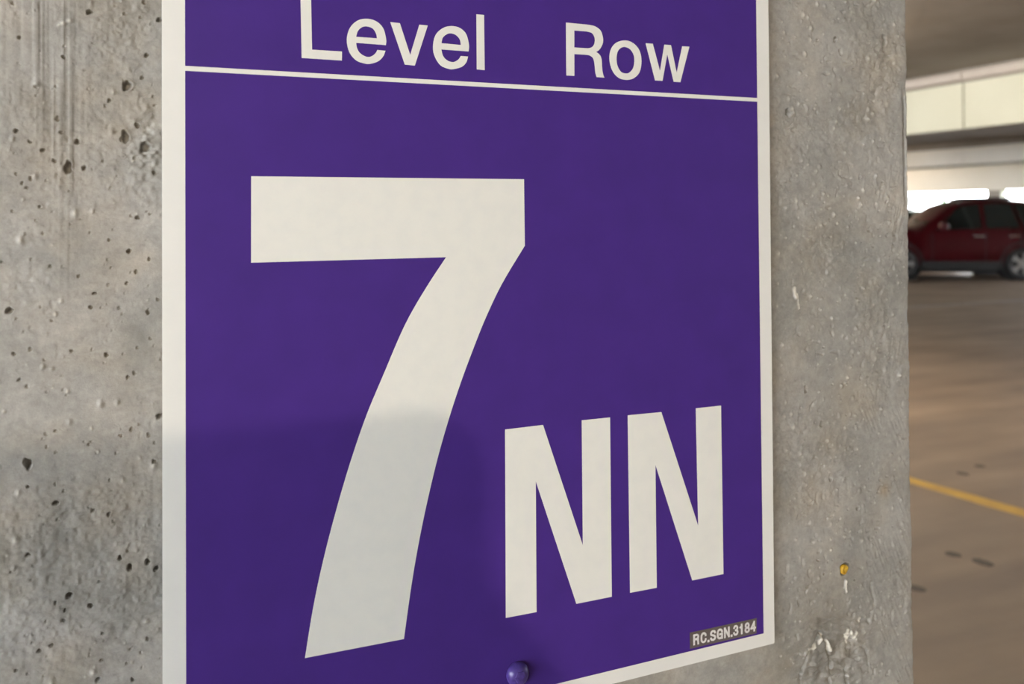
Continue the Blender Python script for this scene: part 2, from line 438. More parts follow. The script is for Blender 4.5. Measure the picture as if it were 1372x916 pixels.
def build_column():
    xs = np.concatenate([np.arange(CX0, -0.0861, 0.006), np.arange(-0.086, 0.012, 0.0006), np.arange(0.012, 0.462, 0.012),
                         np.arange(0.462, CX1 - 0.0004, 0.00075), [CX1]])
    zs = np.concatenate([np.arange(0, 1.02, 0.03), np.arange(1.02, 1.66, 0.00062), np.arange(1.66, CEIL, 0.03), [CEIL]])
    X, Z = np.meshgrid(xs, zs, indexing='ij')
    vis = ((Z > 1.02) & (Z < 1.66) & ((X < 0.0125) & (X > -0.087) | (X > 0.4615))).astype(float)
    right = (X > 0.4).astype(float)
    # out = relief towards the viewer, metres
    out = 0.0022 * vnoise(X, Z, 0.11, 1) + 0.0009 * vnoise(X, Z, 0.035, 2)
    fine = (0.00045 + 0.0004 * right) * vnoise(X, Z, 0.011, 3) + (0.00045 + 0.0003 * right) * vnoise(X, Z, 0.0042, 4) + 0.00036 * vnoise(X, Z, 0.0017, 5)
    rough_patch = np.clip(vnoise(X, Z, 0.05, 6) * 3 + 0.45, 0.15, 1.4)
    out += fine * rough_patch * vis
    stain = np.zeros_like(X)
    fleck_glint = np.zeros_like(X)
    brown = np.zeros_like(X)
    # honeycombed strip left of the sign and wood-grain brushing
    hc = np.exp(-((X + 0.001) / 0.010) ** 2 - ((Z - 1.492) / 0.026) ** 2)
    out += hc * (0.0024 * vnoise(X, Z, 0.0060, 8) + 0.0022 * vnoise(X, Z, 0.0024, 9)) * vis
    fleck_glint += 0.12 * hc * (vnoise(X, Z, 0.004, 10) > 0.12)
    grain = vnoise(X, Z * 0.012, 0.0011, 12) * 1.5 + vnoise(X, Z * 0.02, 0.003, 13) * .8
    def blob(cx, cz, sx, sz):
        return np.exp(-((X - cx) / sx) ** 2 - ((Z - cz) / sz) ** 2)
    s1 = blob(-0.048, 1.535, 0.016, 0.055) + 0.9 * blob(-0.0435, 1.468, 0.005, 0.045) + 0.5 * blob(-0.062, 1.555, 0.016, 0.03) + 0.4 * blob(-0.066, 1.255, 0.012, 0.022)
    stain += 0.68 * s1 * np.clip(grain * 1.1 + 0.22, 0, 1)
    out += 0.0004 * s1 * grain * vis
    # damp-dark cloudy marks cast into the face
    for cx, cz, sx, sz, a in ((-.035, 1.245, .020, .022, .30), (-.022, 1.30, .022, .012, .22), (-.05, 1.262, .006, .012, .34), (-.012, 1.222, .016, .014, .30),
                              (-.07, 1.57, .03, .02, .30), (.003, 1.58, .02, .014, .30), (-.03, 1.19, .03, .015, .22), (-.0668, 1.483, .005, .006, .35),
                              (-.0035, 1.470, .006, .0055, .30), (.4825, 1.5685, .0045, .006, .45), (.60, 1.585, .004, .016, .5), (.54, 1.43, .02, .012, .22),
                              (.52, 1.415, .007, .006, .25), (.56, 1.545, .03, .02, .16), (.55, 1.24, .03, .03, .15), (.50, 1.07, .05, .035, .35),
                              (.56, 1.075, .04, .03, .38), (.535, 1.105, .028, .008, .42), (.575, 1.16, .03, .05, .10), (.60, 1.30, .02, .05, .10)):
        stain += 0.6 * a * blob(cx, cz, sx, sz) * np.clip(0.75 + 1.4 * vnoise(X, Z, 0.010, 14), 0, 1.5)
    brown += 0.5 * blob(.595, 1.205, .006, .006) + 0.35 * blob(.47, 1.055, .03, .02) * np.clip(vnoise(X, Z, .006, 15) * 3, 0, 1)
    def sub(cx, cz, rad):
        i0, i1 = np.searchsorted(xs, (cx - rad, cx + rad))
        j0, j1 = np.searchsorted(zs, (cz - rad, cz + rad))
        return slice(i0, i1), slice(j0, j1)
    def hole(cx, cz, r, asp, depth, ang):
        ii, jj = sub(cx, cz, r * 2.4)
        if ii.stop <= ii.start or jj.stop <= jj.start:
            return
        dx, dz = X[ii, jj] - cx, (Z[ii, jj] - cz) / asp
        a = np.arctan2(dz, dx)
        rr_ = r * (1 + 0.16 * np.sin(2 * a + ang) + 0.10 * np.sin(3 * a + 2 * ang) + 0.07 * np.sin(5 * a + ang))
        q = np.hypot(dx, dz) / rr_
        out[ii, jj] -= depth * np.clip(1.25 * (1 - q ** 3), 0, 1)
        out[ii, jj] += 0.00022 * np.exp(-((q - 1.25) / 0.2) ** 2)
    for hx, hz, hr in HOLES:
        hr = max(hr, 0.75) / 1000
        tall = 1.5 if hr > 0.0019 else RNG.uniform(0.85, 1.25)
        k = 2.2 if hx < 100 else 1.2
        hole(hx / 1000, hz / 1000, hr * (1.0 if hx < 100 else 0.72), tall, min(k * hr + 0.0011, 0.0055), RNG.uniform(0, 6.28))
    for k in range(420):                                   # the many pin-holes
        hx = RNG.uniform(-0.085, 0.010) if k % 5 < 3 else RNG.uniform(0.475, 0.615)
        r = RNG.uniform(0.0005, 0.0008) if RNG.random() < 0.85 else RNG.uniform(0.0008, 0.0012)
        hole(hx, RNG.uniform(1.03, 1.65), r, RNG.uniform(0.7, 1.4), 1.6 * r, RNG.uniform(0, 6.28))
    for k in range(900):                                   # grit standing proud, denser right of the sign
        hx = RNG.uniform(-0.085, 0.010) if k % 6 == 0 else RNG.uniform(0.478, 0.622)
        hz, r = RNG.uniform(1.03, 1.65), 0.0007 + 0.0014 * RNG.random() ** 2.5
        ii, jj = sub(hx, hz, r * 2.5)
        q = np.hypot(X[ii, jj] - hx, (Z[ii, jj] - hz) / RNG.uniform(0.8, 1.6)) / r
        out[ii, jj] += 0.65 * r * np.exp(-q ** 2 * 1.6)
        if RNG.random() < 0.45:
            fleck_glint[ii, jj] += 0.6 * np.exp(-q ** 2 * 2.5)  # pale colour painted on the grit as small glints
    # coordinates bent by noise so that cracks and scratches wander
    WX = X + 0.0022 * vnoise(X, Z, 0.006, 40) + 0.0012 * vnoise(X, Z, 0.0022, 41)
    WZ = Z + 0.0022 * vnoise(X, Z, 0.006, 42) + 0.0012 * vnoise(X, Z, 0.0022, 43)
    # fine slanting scratches right of the sign
    sx, sz = np.where(Z < 1.30, 0.45, -0.25), 1.0
    across = (X + sx * (Z - 1.2)) * 0.93
    scr = vnoise(across, Z * 0.09, 0.0013, 44) + 0.7 * vnoise(across, Z * 0.09, 0.003, 45)
    out += 0.0007 * scr * np.clip((X - 0.555) / 0.04, 0, 1) * np.clip(vnoise(X, Z, 0.02, 46) * 2.4 + 0.25, 0, 1) * vis
    # lumpy skin with pits over the right-hand strip
    pit = np.clip(vnoise(WX, WZ, 0.0034, 47) - 0.22, 0, 1) * np.clip(vnoise(X, Z, 0.018, 48) * 3 + 0.5, 0, 1.3)
    out -= 0.0040 * pit * vis * (0.35 + 0.65 * right)
    # anchor hole for the yellow plug
    hole(0.5468, 1.1458, 0.0046, 1.1, 0.010, 0.4)
    # tie-patch spall below the plug: two ledges, three cracks, white chips
    for a, b, dep in (((517, 1110), (561, 1098.5), .0016), ((514, 1099.5), (562, 1086), .0026)):
        (ax, az), (bx, bz) = a, b
        inx = np.clip((X * 1000 - ax) / 6, 0, 1) * np.clip((bx - X * 1000) / 6, 0, 1)
        lz = 1.2 * 1000 * vnoise(X, Z, 0.009, 55) * 0.003 + az + (bz - az) * (X * 1000 - ax) / (bx - ax)
        step = np.clip((lz - Z * 1000) / 1.6, 0, 1) * np.clip(1 - (lz - Z * 1000) / 34, 0, 1)
        out -= dep * inx * step * vis
    cracks = [[(524, 1095), (515.7, 1086.5), (506, 1080), (500.4, 1067.4), (498.7, 1050)], [(524, 1095), (529.4, 1082.5), (532.4, 1068), (533, 1042)],
              [(551, 1090), (551.3, 1070), (550, 1040)], [(556, 1100), (575, 1095), (580, 1108), (578, 1128)], [(533, 1062), (551, 1058)], [(560, 1078), (572, 1070), (574, 1052)]]
    for ci, pl in enumerate(cracks):
        for p, q in zip(pl, pl[1:]):
            dd = seg_dist(WX, WZ, p, q)
            wd = 0.0007 + 0.0009 * np.clip(vnoise(X, Z, 0.007, 50) + 0.3, 0, 1)
            out -= (0.0034 if ci < 3 else 0.0016) * np.exp(-(dd / wd) ** 2) * np.clip(vnoise(X, Z, 0.009, 51) * 2 + 0.9, 0.1, 1) * vis
    spall = np.exp(-((X - 0.535) / 0.04) ** 4 - ((Z - 1.070) / 0.034) ** 4)
    out += spall * (0.0035 * vnoise(WX, WZ * 1.6, 0.010, 52) + 0.0022 * vnoise(WX, WZ * 2.2, 0.0045, 53)) * vis
    brownish = np.exp(-((X - 0.53) / 0.06) ** 2 - ((Z - 1.065) / 0.035) ** 2)
    stain += 0.5 * brownish * np.clip(vnoise(WX, WZ, 0.008, 54) * 2.5, 0, 1)
    for p, q, wd in (((525.5, 1091), (521.5, 1086.5), .0016), ((516, 1085), (509.5, 1083), .0019), ((551.5, 1091), (551, 1080), .0015), ((555, 1090), (553, 1083), .0011),
                     ((559, 1089), (559, 1084.5), .0014), ((530, 1085), (532.5, 1079), .0015), ((547.4, 1135), (548.2, 1126), .0011), ((563.5, 1100), (563.5, 1098), .0014),
                     ((497.4, 1386), (497.4, 1379), .0018), ((499.5, 1381), (502, 1370), .0009)):
        dd = seg_dist(WX, WZ, p, q)
        b_ = np.clip(1.3 - (dd / wd) ** 2, 0, 1)
        out += 0.0012 * b_ * vis
        fleck_glint += b_
    # worn and chipped right-hand arris
    e = np.clip((X - (CX1 - 0.007 - 0.004 * vnoise(X, Z, 0.02, 20))) / 0.007, 0, 1.5)
    out -= (0.0006 * e ** 2.2 + 0.0016 * e * np.clip(vnoise(X, Z, 0.013, 21) * 2.0 - 0.15, 0, 1) + 0.0022 * e * np.clip(vnoise(X, Z, 0.004, 23) - .12 * 2, 0, 1)) * vis
    chipx = np.clip(1 - np.abs(Z - 1.505) / 0.055, 0, 1)                     # broken seam near the lip, upper part
    dd = np.abs(X - (CX1 - 0.0032 - 0.0012 * vnoise(X, Z, 0.012, 22)))
    out -= 0.008 * np.exp(-(dd / 0.0012) ** 2) * np.clip(chipx * 3, 0, 1) * vis
    jag = np.zeros_like(X)
    last = X > CX1 - 0.0035
    jag[last] = (0.0003 * vnoise(X, Z, 0.016, 30) + 0.0008 * vnoise(X, Z, 0.0035, 31))[last] * np.clip((X - CX1 + 0.0035) / 0.0035, 0, 1)[last]
    # keep the concrete behind the sign clear of its back
    behind = (X > 0.004) & (X < 0.470) & (Z > 1.096)
    out[behind] = np.minimum(out[behind], 0.0045)
    nx, nz = X.shape
    co = np.stack([X + jag, COL_Y - out, Z], -1).reshape(-1, 3)
    ix = np.arange(nx * nz).reshape(nx, nz)
    quads = np.stack([ix[:-1, :-1], ix[1:, :-1], ix[1:, 1:], ix[:-1, 1:]], -1).reshape(-1, 4)
    # sides and back: straight extrusion of the rim
    DEPTH = 0.772
    base = len(co)
    lco = np.stack([np.full(nz, CX0), np.full(nz, COL_Y + DEPTH), zs], -1)
    rco = np.stack([np.full(nz, CX1), np.full(nz, COL_Y + DEPTH), zs], -1)
    mid = np.stack([np.full(nz, CX1), np.full(nz, COL_Y + 0.012), zs], -1)
    co = np.concatenate([co, lco, rco, mid])
    li, ri, mi = base + np.arange(nz), base + nz + np.arange(nz), base + 2 * nz + np.arange(nz)
    def ribbon(a, b):
        return np.stack([a[:-1], b[:-1], b[1:], a[1:]], -1)
    quads = np.concatenate([quads, ribbon(li, ix[0]), ribbon(ix[-1], mi), ribbon(mi, ri), ribbon(ri, li)])
    me = bpy.data.meshes.new('concrete_column')
    me.vertices.add(len(co))
    me.vertices.foreach_set('co', co.astype(np.float32).ravel())
    me.loops.add(len(quads) * 4)
    me.loops.foreach_set('vertex_index', quads.astype(np.int32).ravel())
    me.polygons.add(len(quads))
    me.polygons.foreach_set('loop_start', np.arange(0, len(quads) * 4, 4, dtype=np.int32))
    me.update(calc_edges=True)
    att = me.color_attributes.new('stain', 'FLOAT_COLOR', 'POINT')
    rgba = np.zeros((len(co), 4), np.float32)
    n = nx * nz
    rgba[:n, 0] = np.clip(stain, 0, 1).ravel()
    rgba[:n, 1] = np.clip(fleck_glint, 0, 1).ravel()
    rgba[:n, 2] = np.clip(brown, 0, 1).ravel()
    rgba[:, 3] = 1
    att.data.foreach_set('color', rgba.ravel())
    o = link('concrete_column', me, MAT['column'], None, True)
    return struct(o, 'square grey cast concrete column pitted with air holes behind the purple sign', 'column')
build_column()

# yellow plastic plug stuck in an anchor hole
bm = bmesh.new()
lathe(bm, [(0.0030, 0.0075), (0.0030, 0.001), (0.0036, -0.0004), (0.0034, -0.0022), (0.0022, -0.0030), (0.0016, -0.0016)], 14, 'y')
for v in bm.verts:
    v.co.x *= 1 + 0.12 * math.sin(v.co.z * 900)
    v.co.z *= 1.18
    v.co.x += 0.0005 * math.sin(v.co.z * 700)
plug = frombm('wall_plug', bm, MAT['plug'], None, True)
plug.location = (0.5460, COL_Y - 0.0005, 1.1452)
tag(plug, 'small yellow plastic plug stuck in a hole in the concrete column', 'plug')

# ------------------------------------------------------------------ the sign
OX, OZ, SW, SH = 0.0080, 1.1020, 0.4575, 0.6096
sign = empty('level_row_sign', (OX, SIGN_Y, OZ))
tag(sign, 'purple and white garage sign reading Level 7 Row NN bolted to the concrete column', 'sign')

def smooth_loop(pts, scale=0.001, sub=5):
    """closed outline: points with a third value are corners, the runs between them are Catmull-Rom curves"""
    n = len(pts)
    P = [Vector((p[0] * scale, p[1] * scale)) for p in pts]
    corner = [len(p) > 2 for p in pts]
    res = []
    for i in range(n):
        a, b = P[i], P[(i + 1) % n]
        res.append(a)
        if corner[i] and corner[(i + 1) % n]:
            continue
        pa = a - (b - a) * 0.6 if corner[i] else P[i - 1]
        pb = b + (b - a) * 0.6 if corner[(i + 1) % n] else P[(i + 2) % n]
        for k in range(1, sub):
            t = k / sub
            res.append(0.5 * ((2 * a) + (b - pa) * t + (2 * pa - 5 * a + 4 * b - pb) * t * t + (3 * a - pa - 3 * b + pb) * t ** 3))
    return res

def film(name, loops, y_front, y_back, material, parent):
    """flat printed or cut-vinyl shape with a real thickness; loops are (x, z) outlines, later ones are holes"""
    tri = tessellate_polygon([[Vector((p[0], p[1], 0)) for p in l] for l in loops])
    flat = [p for l in loops for p in l]
    n = len(flat)
    bm = bmesh.new()
    fr = [bm.verts.new((p[0], y_front, p[1])) for p in flat]
    bk = [bm.verts.new((p[0], y_back, p[1])) for p in flat]
    for t in tri:
        try:
            bm.faces.new([fr[i] for i in t])
        except ValueError:
            pass
    base = 0
    for l in loops:
        k = len(l)
        for i in range(k):
            bm.faces.new((fr[base + i], fr[base + (i + 1) % k], bk[base + (i + 1) % k], bk[base + i]))
        base += k
    bmesh.ops.recalc_face_normals(bm, faces=bm.faces)
    # the front faces look at the viewer (-y)
    for f in bm.faces:
        f.normal_update()
        if all(abs(v.co.y - y_front) < 1e-9 for v in f.verts) and f.normal.y > 0:
            f.normal_flip()
    me = bpy.data.meshes.new(name)
    bm.to_mesh(me)
    bm.free()
    return link(name, me, material, parent)

def rounded(x0, x1, z0, z1, r, seg=5):
    out = []
    for cx, cz, a0 in ((x1 - r, z1 - r, 0), (x0 + r, z1 - r, 90), (x0 + r, z0 + r, 180), (x1 - r, z0 + r, 270)):
        for k in range(seg + 1):
            a = math.radians(a0 + 90 * k / seg)
            out.append((cx + r * math.cos(a), cz + r * math.sin(a)))
    return out

panel = film('panel', [rounded(0, SW, 0, SH, 0.0012)], 0.0, 0.0025, MAT['sign_white'], sign)
bv = panel.modifiers.new('edge', 'BEVEL')
bv.width = 0.0004
bv.segments = 2
bv.limit_method = 'ANGLE'
for x in (0.06, SW - 0.06):
    box('foam_pad', x - 0.02, x + 0.02, 0.0025, 0.0086, 0.06, SH - 0.06, MAT['spacer'], sign)
F0, F1, F2 = -0.00012, -0.00028, -0.00044
film('purple_field', [[(0.0132, 0.0102), (0.4466, 0.0102), (0.4452, 0.4371), (0.0131, 0.4364)]], F0, 0.0, MAT['purple'], sign)['label'] = 'large purple field of the sign'
film('purple_field', [[(0.0131, 0.4394), (0.4452, 0.4401), (0.4449, SH - 0.012), (0.0131, SH - 0.012)]], F0, 0.0, MAT['purple'], sign)['label'] = 'purple heading field of the sign'
film('divider_line', [[(0.0131, 0.4364), (0.4452, 0.4371), (0.4452, 0.4401), (0.0131, 0.4394)]], F0 - 0.00002, 0.0, MAT['vinyl'], sign)
for key, loops in GLYPHS.items():
    if key == 'sticker':
        continue
    nm = 'numeral' if key == '7' else 'letter'
    o = film(nm, [smooth_loop(l) for l in loops], F1, F0, MAT['vinyl'], sign)
    o['label'] = 'white ' + ('numeral 7' if key == '7' else 'letter ' + key[0])

# grey asset sticker with condensed white print
stick = film('asset_sticker', [[(p[0] / 1000, p[1] / 1000) for p in GLYPHS['sticker'][0]]], F1, F0, MAT['sticker'], sign)
stick['label'] = 'grey sticker printed RC.SGN.3184'
def arc(cx, cy, rx, ry, a0, a1, n=9):
    return [(cx + rx * math.cos(math.radians(a0 + (a1 - a0) * k / n)), cy + ry * math.sin(math.radians(a0 + (a1 - a0) * k / n))) for k in range(n + 1)]
TINY = {   # centre lines in a 1 x 1 box
    'R': [[(0, 0), (0, 1)], [(0, 1), (.5, 1)] + arc(.5, .76, .42, .24, 90, -90) + [(0, .52)], [(.5, .52), (.85, .42), (.9, 0)]],
    'C': [arc(.5, .68, .48, .32, 10, 180) + arc(.5, .32, .48, .32, 180, 350)],
    'S': [arc(.5, .75, .45, .25, 15, 215) + [(.8, .44)] + arc(.5, .25, .46, .25, 35, -165)],
    'G': [arc(.5, .68, .48, .32, 10, 180) + arc(.5, .32, .48, .32, 180, 340) + [(.98, .45), (.55, .45)], [(.98, .45), (.98, 0)]],
    'N': [[(.05, 0), (.05, 1), (.95, 0), (.95, 1)]],
    '3': [arc(.48, .75, .44, .25, 165, -90) + arc(.48, .26, .48, .26, 90, -170)],
    '1': [[(.1, .72), (.45, .8), (.6, 1), (.6, 0)]],
    '8': [arc(.5, .76, .40, .24, 0, 360, 14), arc(.5, .26, .47, .26, 0, 360, 14)],
    '4': [[(.78, 0), (.78, 1), (.02, .3), (1.0, .3)]],
}
def tiny_glyph(ch, x, wd):
    bm = bmesh.new()
    th, hh = 0.00155, 0.0083
    yb = 0.0142 - (x - 0.379) * 0.0085
    if ch == '.':
        th = 0.0018
        v = [bm.verts.new((x + a, F1, yb - 0.0002 + b)) for a, b in ((0, 0), (th, 0), (th, th), (0, th))]
        bm.faces.new(v)
    else:
        for pl in TINY[ch]:
            pts = [Vector((x + th / 2 + p[0] * (wd - th), yb + th / 2 + p[1] * (hh - th))) for p in pl]
            dense = []
            for a, b in zip(pts, pts[1:]):
                if (b - a).length > 1e-7:
                    dense.append((a, b))
            for i, (a, b) in enumerate(dense):
                d = (b - a).normalized()
                n = Vector((-d.y, d.x)) * th / 2
                ext = d * (th * (0.5 if i in (0, len(dense) - 1) else 0.22))
                a2, b2 = a - ext, b + ext
                v = [bm.verts.new((p.x, F1, p.y)) for p in (a2 + n, a2 - n, b2 - n, b2 + n)]
                bm.faces.new(v)
    for f in bm.faces:
        f.normal_update()
        if f.normal.y > 0:
            f.normal_flip()
    r = bmesh.ops.extrude_face_region(bm, geom=list(bm.faces))
    for v in r['geom']:
        if isinstance(v, bmesh.types.BMVert):
            v.co.y = F2 - 1e-6 * random.random()
    me = bpy.data.meshes.new('print')
    bm.to_mesh(me)
    bm.free()
    o = link('full_stop' if ch == '.' else ('digit' if ch.isdigit() else 'letter'), me, MAT['sticker_print'], stick)
    return o
px_to = lambda z: 0.3762 + (z - 207) / (975 - 207) * 0.0636
for ch, a, b in (('R', 243, 312), ('C', 324, 392), ('.', 402, 424), ('S', 430, 500), ('G', 508, 578), ('N', 588, 658), ('.', 666, 688), ('3', 696, 758), ('1', 768, 818), ('8', 828, 892), ('4', 897, 963)):
    tiny_glyph(ch, px_to(a), px_to(b) - px_to(a))

# domed, purple-painted drive bolt at the bottom centre
bm = bmesh.new()
lathe(bm, [(0.0030, 0.006), (0.0030, 0.0), (0.0082, 0.0), (0.0084, -0.0012), (0.0079, -0.0032), (0.0066, -0.0051), (0.0046, -0.0064)], 28, 'y')
bolt = frombm('bolt_head', bm, MAT['bolt'], sign, True)
bolt.location = (0.2312, 0.0, 0.0245)
bm = bmesh.new()
lathe(bm, [(0.0046, -0.0060), (0.0042, -0.0068), (0.0022, -0.0072)], 6, 'y')
nib = frombm('facet_cap', bm, MAT['bolt'], bolt)
bolt['label'] = 'domed purple painted bolt'

# ------------------------------------------------------------------ parked cars
MAT.update(
    red_paint=mat('dark_red_paint', (0.055, 0.002, 0.005), 0.35, spec=0.25, coat=0.12, noise=(3, (0.045, 0.0015, 0.004), 0.3, 0.7)),
    grey_paint=mat('grey_green_paint', (0.20, 0.23, 0.21), 0.3, spec=0.6, coat=0.6, noise=(3, (0.17, 0.2, 0.18), 0.3, 0.7)),
    car_glass=mat('car_glass', (0.012, 0.016, 0.016), 0.06, spec=0.7, noise=(2, (0.008, 0.01, 0.01), 0.3, 0.7)),
    black_trim=mat('black_trim', (0.012, 0.012, 0.013), 0.55, noise=(12, (0.008, 0.008, 0.009), 0.3, 0.7)),
    tyre=mat('tyre_rubber', (0.014, 0.014, 0.015), 0.8, bump=(60, 0.3, 0.01)),
    rim=mat('alloy_rim', (0.55, 0.55, 0.56), 0.28, 0.9, noise=(20, (0.45, 0.45, 0.46), 0.3, 0.7)),
    chrome=mat('chrome', (0.75, 0.75, 0.76), 0.15, 1.0, noise=(20, (0.7, 0.7, 0.7), 0.3, 0.7)),
    lamp_red=mat('tail_lamp_red', (0.35, 0.01, 0.01), 0.15, spec=0.7, noise=(20, (0.28, 0.01, 0.01), 0.3, 0.7)),
    lamp_clear=mat('head_lamp_clear', (0.7, 0.72, 0.74), 0.1, spec=0.8, noise=(20, (0.6, 0.62, 0.64), 0.3, 0.7)),
)
# stations from nose to tail: x, half width, belt z, top half width, top z, sill z
ST = [(2.20, .70, .72, .62, .76, .40), (2.12, .82, .80, .72, .88, .28), (1.85, .90, .90, .78, .985, .25), (1.40, .925, .97, .80, 1.06, .24),
      (.80, .93, 1.00, .80, 1.115, .24), (.58, .93, 1.01, .79, 1.17, .24), (.02, .93, 1.02, .66, 1.575, .24), (-.26, .93, 1.025, .635, 1.645, .24), (-.65, .93, 1.035, .625, 1.685, .24),
      (-1.20, .93, 1.05, .615, 1.67, .24), (-1.65, .925, 1.07, .60, 1.625, .25), (-1.90, .91, 1.085, .60, 1.56, .27), (-2.12, .88, 1.07, .72, 1.14, .32), (-2.22, .80, .90, .70, .96, .40)]
def station(x):
    for a, b in zip(ST, ST[1:]):
        if a[0] >= x >= b[0]:
            t = (a[0] - x) / (a[0] - b[0])
            return [p + (q - p) * t for p, q in zip(a, b)]
    return list(ST[0] if x > ST[0][0] else ST[-1])
def section(x):
    _, hw, bz, tw, tz, sz = station(x)
    return [(0, sz), (hw * .86, sz), (hw * .97, sz + .14), (hw, sz + .36 * (bz - sz) / .76), (hw * .995, bz - .12), (hw * .965, bz), (tw + .03, tz - .035), (tw * .90, tz), (tw * .5, tz + .025), (0, tz + .03)]
def side_point(x, t, off=0.0):
    """point on the cabin side between belt (t=0) and roof edge (t=1)"""
    s = section(x)
    (y0_, z0_), (y1_, z1_) = s[5], s[6]
    n = Vector((z1_ - z0_, y0_ - y1_)).normalized()
    return (x, y0_ + (y1_ - y0_) * t + n.x * off, z0_ + (z1_ - z0_) * t + n.y * off)
def sheet(name, pts, thick_dir, material, parent):
    """closed outline with thickness along thick_dir"""
    bm = bmesh.new()
    a = [bm.verts.new(p) for p in pts]
    b = [bm.verts.new(Vector(p) + Vector(thick_dir)) for p in pts]
    bm.faces.new(a)
    bm.faces.new(list(reversed(b)))
    for i in range(len(pts)):
        bm.faces.new((a[i], a[(i + 1) % len(pts)], b[(i + 1) % len(pts)], b[i]))
    return frombm(name, bm, material, parent)

